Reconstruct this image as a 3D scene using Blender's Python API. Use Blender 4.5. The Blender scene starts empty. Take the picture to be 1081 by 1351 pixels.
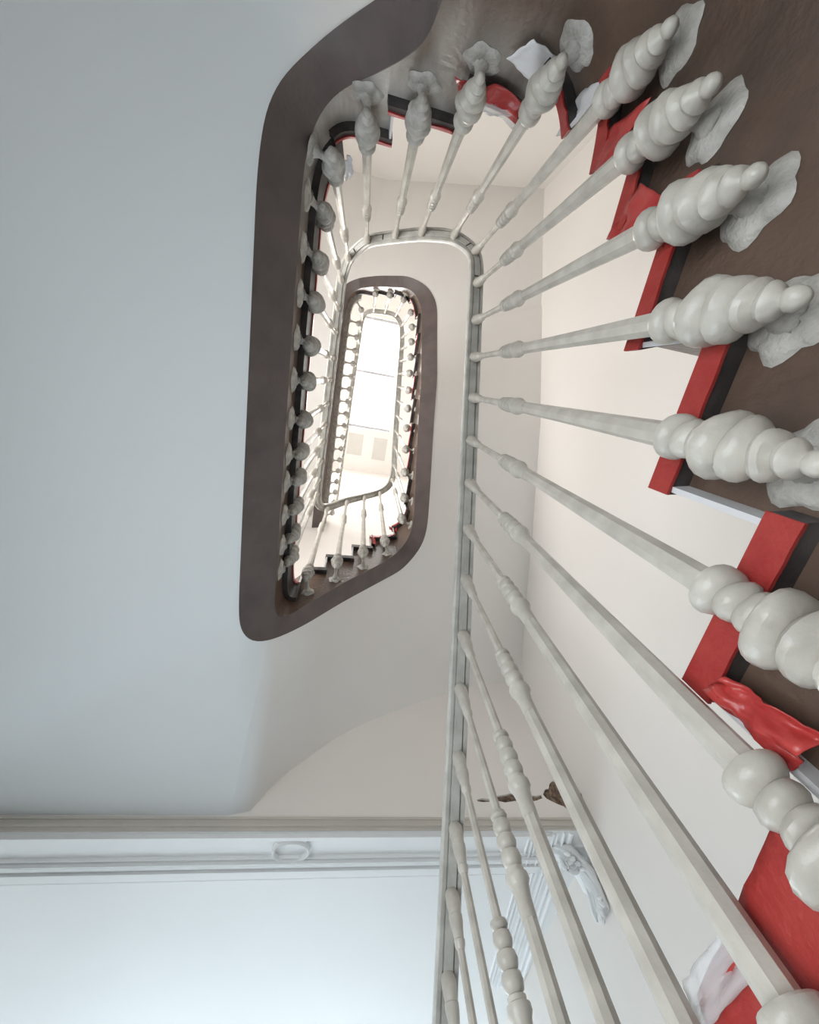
import bpy, bmesh, math, random
from mathutils import Vector, Matrix, noise as mnoise
from mathutils.geometry import tessellate_polygon
random.seed(7)
scene = bpy.context.scene
COL = scene.collection

# ------------------------------------------------------------------ camera
# world: X across the stairwell, Y along it, Z up; the eye is at the origin, looking almost straight up
FPX, W_PX, H_PX = 500.0, 1081.0, 1351.0
ZEN = (484.0, 497.5)                     # where plumb lines meet in the picture
PLAN_ROT = math.radians(10.0)
up = Vector((ZEN[0] - W_PX / 2, ZEN[1] - H_PX / 2, FPX)).normalized()
ax = (Vector((1, 0, 0)) - up * up.x).normalized()
bx_ = up.cross(ax)
ex = ax * math.cos(PLAN_ROT) + bx_ * math.sin(PLAN_ROT)      # world X in camera coordinates (x right, y down, z forward)
ey = -ax * math.sin(PLAN_ROT) + bx_ * math.cos(PLAN_ROT)
right = Vector((ex.x, ey.x, up.x)); down = Vector((ex.y, ey.y, up.y)); fwd = Vector((ex.z, ey.z, up.z))
cam_d = bpy.data.cameras.new('camera'); cam = bpy.data.objects.new('camera', cam_d); COL.objects.link(cam)
m = Matrix((right, -down, -fwd)).transposed().to_4x4()
cam.matrix_world = m
cam_d.sensor_fit = 'VERTICAL'; cam_d.sensor_height = 24.0; cam_d.lens = 24.0 * FPX / H_PX
cam_d.clip_start = 0.01; cam_d.clip_end = 200
scene.camera = cam

# ------------------------------------------------------------------ world, daylight, exposure
world = bpy.data.worlds.new('sky'); scene.world = world; world.use_nodes = True
bg = world.node_tree.nodes['Background']
bg.inputs[0].default_value = (0.93, 0.97, 1.0, 1); bg.inputs[1].default_value = 3.0

def daylight(name, loc, direction, sx, sy, power, color, spread=180):
    l = bpy.data.lights.new(name, 'AREA'); l.shape = 'RECTANGLE'; l.size = sx; l.size_y = sy
    l.energy = power; l.color = color; l.spread = math.radians(spread)
    o = bpy.data.objects.new(name, l); COL.objects.link(o); o.location = loc
    o.rotation_euler = Vector(direction).to_track_quat('-Z', 'Y').to_euler()
    return o
# daylight by the roof light and the unseen glazed street door at the end of the hall;
# the left-wall windows are unseen, added as fill light for soffits and walls
daylight('daylight_entrance', (-0.4, 6.45, -0.75), (0, -1, 0.0), 3.2, 1.5, 64, (0.70, 0.88, 1.0))
daylight('fill_light_ground', (-1.46, 0.0, -0.35), (1, 0.5, 0.40), 1.8, 1.5, 12, (0.90, 0.96, 1.0), 115)
daylight('fill_light_landing', (-1.46, 0.2, 2.75), (1, 0, 0.25), 1.6, 1.6, 52, (1.0, 0.97, 0.925))
daylight('fill_light_top', (-1.46, 0.4, 6.3), (1, 0, 0), 1.8, 1.6, 34, (1.0, 0.97, 0.93))
daylight('daylight_roof', (0.18, -0.04, 8.52), (0, 0, -1), 0.85, 2.1, 85, (1.0, 0.98, 0.95))
vs = scene.view_settings
vs.view_transform = 'Standard'; vs.look = 'None'; vs.exposure = 0.0; vs.gamma = 1.0; vs.use_curve_mapping = False

# ------------------------------------------------------------------ materials
def mat(name, color, rough=0.6, var=0.0, scale=8.0, bump=0.0, bscale=40.0, color2=None, spec=0.5, detail=4.0):
    mt = bpy.data.materials.new(name); mt.use_nodes = True
    nt = mt.node_tree; N = nt.nodes; b = N['Principled BSDF']
    b.inputs['Roughness'].default_value = rough
    b.inputs['Specular IOR Level'].default_value = spec
    tc = N.new('ShaderNodeTexCoord')
    nz = N.new('ShaderNodeTexNoise'); nz.inputs['Scale'].default_value = scale; nz.inputs['Detail'].default_value = detail
    nt.links.new(tc.outputs['Object'], nz.inputs['Vector'])
    mx = N.new('ShaderNodeMix'); mx.data_type = 'RGBA'
    c2 = color2 if color2 else tuple(max(0, c * (1 - var)) for c in color)
    mx.inputs[6].default_value = (*color, 1); mx.inputs[7].default_value = (*c2, 1)
    rp = N.new('ShaderNodeValToRGB'); rp.color_ramp.elements[0].position = 0.38; rp.color_ramp.elements[1].position = 0.66
    nt.links.new(nz.outputs['Fac'], rp.inputs[0]); nt.links.new(rp.outputs[0], mx.inputs[0])
    nt.links.new(mx.outputs[2], b.inputs['Base Color'])
    if bump > 0:
        n2 = N.new('ShaderNodeTexNoise'); n2.inputs['Scale'].default_value = bscale; n2.inputs['Detail'].default_value = 5
        nt.links.new(tc.outputs['Object'], n2.inputs['Vector'])
        bp = N.new('ShaderNodeBump'); bp.inputs['Strength'].default_value = bump; bp.inputs['Distance'].default_value = 0.01
        nt.links.new(n2.outputs['Fac'], bp.inputs['Height']); nt.links.new(bp.outputs[0], b.inputs['Normal'])
    return mt
M = {}
M['wall'] = mat('plaster_wall', (0.87, 0.83, 0.79), 0.75, 0.03, 1.2, 0.08, 9)
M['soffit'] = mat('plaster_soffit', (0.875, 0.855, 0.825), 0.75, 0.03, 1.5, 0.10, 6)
def cool_light_tint(mt, cool):
    """tints the landing soffit with cool daylight from below, painted into its colour with a soft edge"""
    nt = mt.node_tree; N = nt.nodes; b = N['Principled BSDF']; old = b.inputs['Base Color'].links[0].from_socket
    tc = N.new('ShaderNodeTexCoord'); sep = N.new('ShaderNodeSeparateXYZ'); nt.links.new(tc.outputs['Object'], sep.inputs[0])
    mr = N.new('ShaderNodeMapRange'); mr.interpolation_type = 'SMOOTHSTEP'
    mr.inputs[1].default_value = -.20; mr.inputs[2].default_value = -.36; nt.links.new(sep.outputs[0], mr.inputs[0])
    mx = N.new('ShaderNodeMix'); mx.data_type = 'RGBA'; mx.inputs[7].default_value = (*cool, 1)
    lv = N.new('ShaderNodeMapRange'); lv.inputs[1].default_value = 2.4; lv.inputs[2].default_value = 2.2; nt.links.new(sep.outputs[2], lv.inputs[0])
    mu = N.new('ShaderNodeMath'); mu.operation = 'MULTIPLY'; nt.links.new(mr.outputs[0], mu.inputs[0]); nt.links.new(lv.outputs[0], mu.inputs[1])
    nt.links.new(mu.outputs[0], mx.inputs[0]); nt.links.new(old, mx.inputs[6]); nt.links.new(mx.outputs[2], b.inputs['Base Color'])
cool_light_tint(M['soffit'], (0.805, 0.84, 0.855))
M['hall'] = mat('painted_ceiling', (0.86, 0.87, 0.87), 0.6, 0.02, 2.0, 0.05, 14)
M['tan'] = mat('tan_band_paint', (0.62, 0.585, 0.53), 0.7, 0.06, 6)
M['floor'] = mat('stone_floor', (0.60, 0.61, 0.61), 0.5, 0.12, 3)
M['wood'] = mat('brown_stringer_paint', (0.14, 0.090, 0.065), 0.32, 0.0, 5, 0.25, 60, (0.08, 0.053, 0.041))
M['band'] = mat('brown_underside_paint', (0.132, 0.103, 0.097), 0.45, 0.0, 9, 0.15, 80, (0.10, 0.079, 0.075))
M['dark'] = mat('dark_step_edge', (0.035, 0.03, 0.03), 0.5, 0.0, 14, 0.2, 50, (0.10, 0.09, 0.085))
M['iron'] = mat('grey_white_iron_paint', (0.61, 0.58, 0.52), 0.28, 0.0, 22, 0.12, 90, (0.49, 0.462, 0.41))
M['dusty'] = mat('dusty_cast_plaster_paint', (0.58, 0.56, 0.52), 0.6, 0.0, 30, 0.4, 120, (0.38, 0.36, 0.325))
M['rail'] = mat('rail_grey_paint', (0.64, 0.63, 0.585), 0.33, 0.0, 16, 0.12, 70, (0.49, 0.48, 0.445))
M['seam'] = mat('dark_seam', (0.05, 0.045, 0.04), 0.8)
M['red'] = mat('red_carpet', (0.42, 0.044, 0.036), 0.5, 0.0, 30, 0.2, 150, (0.37, 0.028, 0.025))
M['redplastic'] = mat('red_plastic_sheet', (0.55, 0.065, 0.058), 0.28, 0.0, 18, 0.2, 40, (0.40, 0.03, 0.03))
M['paper'] = mat('white_protective_paper', (0.86, 0.86, 0.88), 0.6, 0.05, 12, 0.1, 30)
M['riser'] = mat('white_riser_paint', (0.80, 0.80, 0.82), 0.55, 0.05, 9)
M['frame'] = mat('grey_window_frame', (0.42, 0.42, 0.44), 0.5, 0.1, 9)
M['brick'] = mat('broken_plaster_rubble', (0.30, 0.22, 0.16), 0.9, 0.0, 40, 0.9, 70, (0.10, 0.065, 0.045))
M['patch'] = mat('grey_paint_sample', (0.66, 0.64, 0.60), 0.7, 0.05, 6)

# stringer of the turn: plaster drips and dust over the brown paint
def stringer_mat():
    mt = M['wood'].copy(); mt.name = 'brown_stringer_with_plaster_dust'
    nt = mt.node_tree; N = nt.nodes; b = N['Principled BSDF']
    old = b.inputs['Base Color'].links[0].from_socket
    tc = N.new('ShaderNodeTexCoord'); mp = N.new('ShaderNodeMapping'); mp.inputs['Scale'].default_value = (9, 9, 2.2)
    nz = N.new('ShaderNodeTexNoise'); nz.inputs['Scale'].default_value = 1.0; nz.inputs['Detail'].default_value = 5
    nt.links.new(tc.outputs['Object'], mp.inputs[0]); nt.links.new(mp.outputs[0], nz.inputs['Vector'])
    rp = N.new('ShaderNodeValToRGB'); rp.color_ramp.elements[0].position = 0.34; rp.color_ramp.elements[1].position = 0.60
    nt.links.new(nz.outputs['Fac'], rp.inputs[0])
    sep = N.new('ShaderNodeSeparateXYZ'); nt.links.new(tc.outputs['Object'], sep.inputs[0])
    mr = N.new('ShaderNodeMapRange'); mr.inputs[1].default_value = 1.05; mr.inputs[2].default_value = 1.32
    nt.links.new(sep.outputs[2], mr.inputs[0])
    mr3 = N.new('ShaderNodeMapRange'); mr3.inputs[1].default_value = -0.35; mr3.inputs[2].default_value = -0.62
    nt.links.new(sep.outputs[1], mr3.inputs[0])
    mu0 = N.new('ShaderNodeMath'); mu0.operation = 'MULTIPLY'
    nt.links.new(mr.outputs[0], mu0.inputs[0]); nt.links.new(mr3.outputs[0], mu0.inputs[1])
    mu = N.new('ShaderNodeMath'); mu.operation = 'MULTIPLY'
    nt.links.new(rp.outputs[0], mu.inputs[0]); nt.links.new(mu0.outputs[0], mu.inputs[1])
    mx = N.new('ShaderNodeMix'); mx.data_type = 'RGBA'; mx.inputs[7].default_value = (0.50, 0.475, 0.44, 1)
    nt.links.new(mu.outputs[0], mx.inputs[0]); nt.links.new(old, mx.inputs[6]); nt.links.new(mx.outputs[2], b.inputs['Base Color'])
    return mt
M['dustwood'] = stringer_mat()

def film_mat(name, tint, alpha):
    mt = bpy.data.materials.new(name); mt.use_nodes = True; nt = mt.node_tree; N = nt.nodes
    b = N['Principled BSDF']; b.inputs['Base Color'].default_value = (*tint, 1); b.inputs['Roughness'].default_value = 0.18
    b.inputs['Alpha'].default_value = alpha
    nz = N.new('ShaderNodeTexNoise'); nz.inputs['Scale'].default_value = 30
    bp = N.new('ShaderNodeBump'); bp.inputs['Strength'].default_value = 0.5
    nt.links.new(nz.outputs['Fac'], bp.inputs['Height']); nt.links.new(bp.outputs[0], b.inputs['Normal'])
    return mt
M['film'] = film_mat('clear_plastic_film', (0.85, 0.86, 0.87), 0.38)
M['pane'] = film_mat('roof_glass', (0.95, 0.97, 1.0), 0.10)

# ------------------------------------------------------------------ helpers
def mesh_obj(name, verts, faces, material, parent=None, smooth=False):
    me = bpy.data.meshes.new(name); me.from_pydata([tuple(v) for v in verts], [], faces); me.update()
    bm = bmesh.new(); bm.from_mesh(me); bmesh.ops.recalc_face_normals(bm, faces=bm.faces)
    bm.to_mesh(me); bm.free()
    if smooth:
        for p in me.polygons: p.use_smooth = True
    if smooth == 2: me.set_sharp_from_angle(angle=math.radians(38))
    me.materials.append(material)
    o = bpy.data.objects.new(name, me); COL.objects.link(o)
    if parent: o.parent = parent
    return o
def empty(name, loc=(0, 0, 0)):
    o = bpy.data.objects.new(name, None); COL.objects.link(o); o.location = loc; o.empty_display_size = 0.1
    return o
def tag(o, label, cat, group=None):
    o['label'] = label; o['category'] = cat
    if group: o['group'] = group
    return o
def struct(o, label, cat='wall'):
    o['kind'] = 'structure'; o['label'] = label; o['category'] = cat; return o
def box_vf(x0, x1, y0, y1, z0, z1):
    v = [(x0, y0, z0), (x1, y0, z0), (x1, y1, z0), (x0, y1, z0), (x0, y0, z1), (x1, y0, z1), (x1, y1, z1), (x0, y1, z1)]
    f = [(0, 3, 2, 1), (4, 5, 6, 7), (0, 1, 5, 4), (1, 2, 6, 5), (2, 3, 7, 6), (3, 0, 4, 7)]
    return v, f
def box(name, x0, x1, y0, y1, z0, z1, material, parent=None):
    v, f = box_vf(x0, x1, y0, y1, z0, z1); return mesh_obj(name, v, f, material, parent)
def lathe(profile, seg=14, axis=None, origin=Vector((0, 0, 0))):
    """profile: (t, r) along axis (default +Z)"""
    a = (axis or Vector((0, 0, 1))).normalized()
    u = a.orthogonal().normalized(); w = a.cross(u)
    V, F = [], []
    for t, r in profile:
        for i in range(seg):
            c = 2 * math.pi * i / seg
            V.append(origin + a * t + u * (r * math.cos(c)) + w * (r * math.sin(c)))
    n = len(profile)
    for j in range(n - 1):
        for i in range(seg):
            k = (i + 1) % seg
            F.append((j * seg + i, j * seg + k, (j + 1) * seg + k, (j + 1) * seg + i))
    F.append(tuple(range(seg))); F.append(tuple((n - 1) * seg + i for i in range(seg)))
    return V, F
def join_vf(*parts):
    V, F = [], []
    for v, f in parts:
        b = len(V); V += list(v); F += [tuple(i + b for i in q) for q in f]
    return V, F
def prism_poly(pts, z0, z1):
    n = len(pts); V = [(p[0], p[1], z0) for p in pts] + [(p[0], p[1], z1) for p in pts]
    tri = tessellate_polygon([[Vector((p[0], p[1], 0)) for p in pts]])
    F = [tuple(t) for t in tri] + [tuple(i + n for i in reversed(t)) for t in tri]
    F += [(i, (i + 1) % n, (i + 1) % n + n, i + n) for i in range(n)]
    return V, F
def smooth_path(pts, step, passes):
    out = []
    for a, b in zip(pts[:-1], pts[1:]):
        a, b = Vector(a), Vector(b); n = max(1, round((b.xy - a.xy).length / step))
        out += [a.lerp(b, i / n) for i in range(n)]
    out.append(Vector(pts[-1]))
    for _ in range(passes):
        out = [out[0]] + [(out[i - 1] + out[i] * 2 + out[i + 1]) / 4 for i in range(1, len(out) - 1)] + [out[-1]]
    return out
def sweep(path, profile, closed_ends=True):
    """profile: (side, height) points, a closed loop; side is to the outer side of the path (in plan)"""
    V, F = [], []; n = len(profile)
    for i, p in enumerate(path):
        t = path[min(i + 1, len(path) - 1)] - path[max(i - 1, 0)]
        h = Vector((t.x, t.y, 0)).normalized(); side = Vector((-h.y, h.x, 0)); tt = t.normalized(); nrm = tt.cross(side)
        if nrm.z < 0: nrm = -nrm
        for s, k in profile: V.append(p + side * s + nrm * k)
    for i in range(len(path) - 1):
        for j in range(n):
            k = (j + 1) % n
            F.append((i * n + j, i * n + k, (i + 1) * n + k, (i + 1) * n + j))
    if closed_ends: F += [tuple(range(n)), tuple((len(path) - 1) * n + j for j in range(n))]
    return V, F

# ------------------------------------------------------------------ shell of the stairwell
XL, XR, YT, YB = -1.5, 1.45, -2.0, 1.96          # walls: left, right, far end, hall end
ZF, ZH, ZC = -1.6, 1.17, 8.25                     # floor, hall ceiling, roof ceiling
YH = 6.6; XHL = -3.0                              # hall depth and its left wall
struct(box('floor', XHL - .2, XR + .2, YT - .2, YH + .2, ZF - .1, ZF, M['floor']), 'grey stone floor of the stair hall', 'floor')
struct(box('wall_right', XR, XR + .2, YT - .2, YH + .2, ZF, ZC + .4, M['wall']), 'smooth off-white plaster wall behind the near balusters')
struct(box('wall_back', XL - .2, XR, YT - .2, YT, ZF, ZC + .4, M['wall']), 'cream plaster wall beyond the turn of the stair')

def wall_with_hole(name, plane_x, y0, y1, z0, z1, holes, material, label):
    """wall in the YZ plane, 0.2 thick towards -X, with rectangular openings"""
    ys = sorted({y0, y1, *[h[0] for h in holes], *[h[1] for h in holes]})
    zs = sorted({z0, z1, *[h[2] for h in holes], *[h[3] for h in holes]})
    parts = []
    for a, b in zip(ys[:-1], ys[1:]):
        for c, d in zip(zs[:-1], zs[1:]):
            if any(h[0] <= a and b <= h[1] and h[2] <= c and d <= h[3] for h in holes): continue
            parts.append(box_vf(plane_x - .2, plane_x, a, b, c, d))
    V, F = join_vf(*parts)
    return struct(mesh_obj(name, V, F, material), label)
wall_with_hole('wall_left', XL, YT - .2, YB, ZF, ZC + .4, [(-.9, .9, -1.1, .4), (-.6, 1.0, 1.95, 3.55), (-.6, 1.4, 5.4, 7.2)], M['wall'], 'plaster wall behind the landings with added window openings')
def fill_window(name, y0, y1, z0, z1, label):
    w = empty(name, (XL - .12, (y0 + y1) / 2, z0)); struct(w, label, 'window')
    ox, oy, oz = w.location
    def bar(nm, a, b, c, d, t=.03, mt=M['frame']):
        o = box(nm, -t, t, a - oy, b - oy, c - oz, d - oz, mt, w)
    bar('window_frame', y0, y0 + .06, z0, z1); bar('window_frame', y1 - .06, y1, z0, z1)
    bar('window_frame', y0 + .06, y1 - .06, z0, z0 + .06); bar('window_frame', y0 + .06, y1 - .06, z1 - .06, z1)
    ym = (y0 + y1) / 2; bar('glazing_bar', ym - .025, ym + .025, z0 + .06, z1 - .06, .022)
    bar('pane', y0 + .06, ym - .025, z0 + .06, z1 - .06, .003, M['pane']); bar('pane', ym + .025, y1 - .06, z0 + .06, z1 - .06, .003, M['pane'])
fill_window('added_window_2', -.6, 1.0, 1.95, 3.55, 'unseen tall landing window added on the left wall for fill light')  # this and the next two windows are unseen, added to carry fill light
fill_window('added_window_4', -.9, .9, -1.1, .4, 'unseen ground floor window added on the left wall below the landing for fill light')
fill_window('added_window_3', -.6, 1.4, 5.4, 7.2, 'unseen upper landing window added on the left wall for fill light')

# roof ceiling with the roof light
SX0, SX1, SY0, SY1 = -0.245, 0.635, -1.12, 1.03
parts = [box_vf(XL, SX0, YT, YB, ZC, ZC + .2), box_vf(SX1, XR, YT, YB, ZC, ZC + .2),
         box_vf(SX0, SX1, YT, SY0, ZC, ZC + .2), box_vf(SX0, SX1, SY1, YB, ZC, ZC + .2)]
ceil = struct(mesh_obj('ceiling', *join_vf(*parts), M['wall']), 'white ceiling at the very top around the bright roof light', 'ceiling')
for (a, b, c, d) in ((-.22, .10, 1.16, 1.62), (.33, .62, 1.18, 1.66)):
    box('paint_sample', a, b, c, d, ZC - .004, ZC + .02, M['patch'], ceil)
sk = empty('window_1', ((SX0 + SX1) / 2, (SY0 + SY1) / 2, ZC + .2)); struct(sk, 'white glowing roof light divided by one grey bar', 'skylight')
def skb(nm, a, b, c, d, z0, z1, mt):
    ox, oy, oz = sk.location
    return box(nm, a - ox, b - ox, c - oy, d - oy, z0 - oz, z1 - oz, mt, sk)
ym = -.10
skb('window_frame', SX0, SX1, SY0, SY0 + .05, ZC + .06, ZC + .2, M['frame']); skb('window_frame', SX0, SX1, SY1 - .05, SY1, ZC + .06, ZC + .2, M['frame'])
skb('window_frame', SX0, SX0 + .03, SY0 + .05, SY1 - .05, ZC + .12, ZC + .2, M['hall']); skb('window_frame', SX1 - .03, SX1, SY0 + .05, SY1 - .05, ZC + .12, ZC + .2, M['hall'])
skb('glazing_bar', SX0 + .03, SX1 - .03, ym - .022, ym + .022, ZC + .12, ZC + .18, M['frame'])
for xx in (.10, .36): skb('glazing_bar', xx - .006, xx + .006, ym - .34, ym - .022, ZC + .14, ZC + .16, M['hall'])
skb('pane', SX0 + .03, SX1 - .03, SY0 + .05, ym - .022, ZC + .17, ZC + .175, M['pane']); skb('pane', SX0 + .03, SX1 - .03, ym + .022, SY1 - .05, ZC + .17, ZC + .175, M['pane'])

# wall above the hall opening, with plaster broken away near the corner
hole_main = [(1.235, 1.345), (1.262, 1.375), (1.285, 1.378), (1.30, 1.402), (1.325, 1.42), (1.355, 1.425), (1.375, 1.40), (1.392, 1.372), (1.40, 1.33),
             (1.388, 1.30), (1.365, 1.275), (1.345, 1.268), (1.325, 1.285), (1.30, 1.295), (1.27, 1.31), (1.245, 1.325)]
hole_strip = [(.94, 1.327), (.98, 1.338), (1.02, 1.342), (1.06, 1.353), (1.10, 1.350), (1.14, 1.343), (1.19, 1.338), (1.225, 1.344), (1.225, 1.326), (1.18, 1.313), (1.12, 1.304), (1.06, 1.311), (1.0, 1.302), (.96, 1.310)]
hole_small = [(.845, 1.315), (.875, 1.322), (.92, 1.318), (.915, 1.305), (.88, 1.303), (.85, 1.306)]
HOLES = [hole_main, hole_strip, hole_small]
outer = [(XL, ZH), (XR, ZH), (XR, ZC), (XL, ZC)]
loops = [outer] + HOLES
flat = [p for l in loops for p in l]
tri = tessellate_polygon([[Vector((p[0], p[1], 0)) for p in l] for l in loops])
V = [(p[0], YB, p[1]) for p in flat]; F = [tuple(t) for t in tri]
base = len(outer)
for l in HOLES:
    b0 = len(V); V += [(p[0], YB + .022, p[1]) for p in l]; n = len(l)
    F += [(base + i, base + (i + 1) % n, b0 + (i + 1) % n, b0 + i) for i in range(n)]; base += n
me = bpy.data.meshes.new('wall_front'); me.from_pydata(V, [], F); me.update()
me.materials.append(M['wall'])
wf = bpy.data.objects.new('wall_front', me); COL.objects.link(wf)
struct(wf, 'cream plaster wall above the hall opening with broken plaster in its corner')
v, f = box_vf(XL - .2, XR + .0, YB + .09, YB + .2, ZH + .095, ZC); mesh_obj('wall_core', v, f, M['wall'], wf)
for k, l in enumerate(HOLES):
    cx = sum(p[0] for p in l) / len(l); cz = sum(p[1] for p in l) / len(l)
    V = [(cx, YB + .008, cz)]; F = []; rings = 5; n = len(l)
    for r in range(1, rings + 1):
        for (x, z) in l:
            q = r / rings; px, pz = cx + (x - cx) * q * 1.02, cz + (z - cz) * q * 1.02
            V.append((px, YB + .012 + .014 * mnoise.noise(Vector((px * 60, pz * 60, k))), pz))
    F = [(0, 1 + i, 1 + (i + 1) % n) for i in range(n)]
    for r in range(rings - 1):
        F += [(1 + r * n + i, 1 + r * n + (i + 1) % n, 1 + (r + 1) * n + (i + 1) % n, 1 + (r + 1) * n + i) for i in range(n)]
    o = mesh_obj('exposed_rubble', V, F, M['brick'], wf)
    if k == 0: o['label'] = 'brown rubble where the plaster broke away'
# crack running down the corner on the right wall
crack = [(XR - .004, YB - .012, 1.36), (XR - .004, YB - .03, 1.33), (XR - .004, YB - .012, 1.29), (XR - .004, YB - .022, 1.25), (XR - .004, YB - .008, 1.215), (XR - .004, YB - .002, 1.29)]
mesh_obj('plaster_crack', crack, [tuple(range(6))], M['brick'], bpy.data.objects['wall_right'])
# tan painted strip with small mouldings at the foot of that wall
tr = struct(empty('trim_1', (0, YB, ZH)), 'tan painted moulding strip along the foot of the wall above the hall', 'moulding')
box('fillet', XL, XR - .012, -.008, -.0005, .0, .055, M['tan'], tr)
box('fillet', XL, XR - .012, -.018, -.008, .012, .022, M['tan'], tr)
box('fillet', XL, XR - .012, -.014, -.008, .042, .05, M['tan'], tr)

# ------------------------------------------------------------------ hall ceiling with plaster mouldings
hc = struct(box('ceiling_hall', XHL, XR, YB + .001, YH, ZH, ZH + .09, M['hall']), 'pale blue-white hall ceiling with moulded border at the bottom edge', 'ceiling')
struct(box('wall_hall_left', XHL - .2, XHL, YB, YH, ZF, ZH + .09, M['wall']), 'white hall wall on the left')
struct(box('wall_stair_return', XHL - .2, XL, YB, YB + .2, ZF, ZH, M['wall']), 'short white wall return beside the hall opening')
v, f = join_vf(box_vf(XHL, -2.1, YH, YH + .2, ZF, ZH + .09), box_vf(1.3, XR, YH, YH + .2, ZF, ZH + .09), box_vf(-2.1, 1.3, YH, YH + .2, 1.05, ZH + .09))
struct(mesh_obj('wall_entrance', v, f, M['wall']), 'hall end wall around the glazed street door')
dr = struct(empty('door_1', (-.4, YH + .1, ZF)), 'glazed street door at the end of the hall', 'door')
for x0, x1 in ((-1.7, -1.6), (-.05, .05), (1.6, 1.7)): box('door_frame', x0, x1, -.04, .04, 0, 2.65, M['frame'], dr)
for x0, x1 in ((-1.6, -.05), (.05, 1.6)):
    box('door_rail', x0, x1, -.03, .03, 0, .15, M['frame'], dr); box('door_rail', x0, x1, -.03, .03, 2.5, 2.65, M['frame'], dr)
    box('pane', x0, x1, -.004, .004, .15, 2.5, M['pane'], dr)
def ridge(name, p0, p1, w, h, parent, material, half_round=True):
    """moulding ridge hanging below the hall ceiling between two plan points"""
    a, b = Vector((*p0, ZH)), Vector((*p1, ZH)); t = (b - a).normalized(); s = Vector((-t.y, t.x, 0))
    prof = [(-w / 2, 0), (-w * .42, -h * .55), (-w * .2, -h), (w * .2, -h), (w * .42, -h * .55), (w / 2, 0)] if half_round else [(-w / 2, 0), (-w / 2, -h), (w / 2, -h), (w / 2, 0)]
    V = [q + s * x + Vector((0, 0, z)) for q in (a, b) for x, z in prof]; n = len(prof)
    F = [(i, (i + 1) % n, (i + 1) % n + n, i + n) for i in range(n)] + [tuple(range(n)), tuple(range(n, 2 * n))]
    o = mesh_obj(name, V, F, material, parent); return o
tb = struct(empty('trim_2', (0, 0, 0)), 'white plaster border mouldings running across the hall ceiling', 'moulding')
xr = 1.10
for y, w, h, hr in ((1.985, .022, .018, 0), (2.008, .010, .010, 1), (2.128, .012, .012, 1), (2.150, .014, .022, 1), (2.186, .02, .012, 0), (2.232, .05, .020, 0), (2.268, .012, .012, 1), (2.292, .008, .006, 1)):
    ridge('moulding_ridge', (XHL, y), (xr + .1, y), w, h, tb, M['hall'], hr)
tb2 = struct(empty('trim_3', (0, 0, 0)), 'fluted white plaster mouldings along the hall ceiling beside the right wall', 'moulding')
for k, (x, w, h) in enumerate(((1.105, .012, .010), (1.125, .010, .016), (1.148, .016, .010), (1.175, .010, .018), (1.20, .022, .012), (1.232, .010, .016), (1.258, .02, .008), (1.29, .010, .014), (1.33, .03, .012))):
    ridge('moulding_ridge', (x - .02, 1.97), (x + .11, 3.4), w, h, tb2, M['hall'], 1)
# medallion ring with two small ears
md = tag(empty('ceiling_medallion', (-.06, 2.075, ZH)), 'round plaster ring medallion on the moulded border of the hall ceiling', 'medallion')
V, F = [], []; prof = [(.079, 0), (.0795, -.018), (.085, -.024), (.091, -.018), (.0925, 0)]
for i in range(40):
    c = 2 * math.pi * i / 40
    for r, z in prof: V.append((r * .93 * math.cos(c), r * .80 * math.sin(c), z))
for i in range(40):
    for j in range(4):
        k = (i + 1) % 40; F.append((i * 5 + j, k * 5 + j, k * 5 + j + 1, i * 5 + j + 1))
mesh_obj('ring', V, F, M['hall'], md, True)
for s in (-1, 1): mesh_obj('ear', *prism_poly([(s * .03, -.068), (s * .062, -.045), (s * .068, -.075)], -.012, 0), M['hall'], md)

# carved scroll bracket where ceiling and right wall meet
cb = tag(empty('scroll_bracket', (XR, 2.14, ZH)), 'white acanthus scroll bracket carved in plaster under the hall ceiling', 'bracket')
def leafy(name, pts, wid, lobes, seed):
    """a curled leaf swept along a curve in the XZ plane, lobed at its rim"""
    V, F = [], []; n = len(pts); mcols = 9
    for i, (x, z, y) in enumerate(pts):
        t = i / (n - 1); ww = wid * (math.sin(math.pi * (0.12 + .80 * t)) ** .7) * (1 + .22 * math.sin(lobes * 2 * math.pi * t + seed))
        for j in range(mcols):
            q = j / (mcols - 1) * 2 - 1
            lift = .014 * (1 - q * q) + .006 * math.cos(q * 9) + .004 * math.sin(lobes * 2 * math.pi * t)
            V.append((x - lift, y + q * ww, z - lift * .8))
    for i in range(n - 1):
        for j in range(mcols - 1): a = i * mcols + j; F.append((a, a + 1, a + mcols + 1, a + mcols))
    o = mesh_obj(name, V, F, M['hall'], cb, True)
    md_ = o.modifiers.new('thick', 'SOLIDIFY'); md_.thickness = .010; return o
def arc(cx, cz, r0, r1, a0, a1, n, y0=0, y1=0):
    return [(cx + (r0 + (r1 - r0) * i / n) * math.cos(a0 + (a1 - a0) * i / n), cz + (r0 + (r1 - r0) * i / n) * math.sin(a0 + (a1 - a0) * i / n), y0 + (y1 - y0) * i / n) for i in range(n + 1)]
leafy('leaf_body', [(-.20, -.004, -.05), (-.17, -.010, -.04), (-.13, -.018, -.02), (-.09, -.035, 0), (-.055, -.062, .02), (-.03, -.10, .035), (-.016, -.14, .04), (-.010, -.18, .05), (-.008, -.215, .055)], .075, 5, .3)
leafy('leaf_side', [(-.05, -.06, .03), (-.03, -.09, .06), (-.018, -.13, .085), (-.010, -.17, .11), (-.006, -.20, .12)], .045, 3, 1.4)
leafy('leaf_side', [(-.05, -.06, -.01), (-.03, -.10, -.005), (-.018, -.15, .0), (-.010, -.19, .01), (-.006, -.22, .015)], .028, 3, 2.2)
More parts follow.
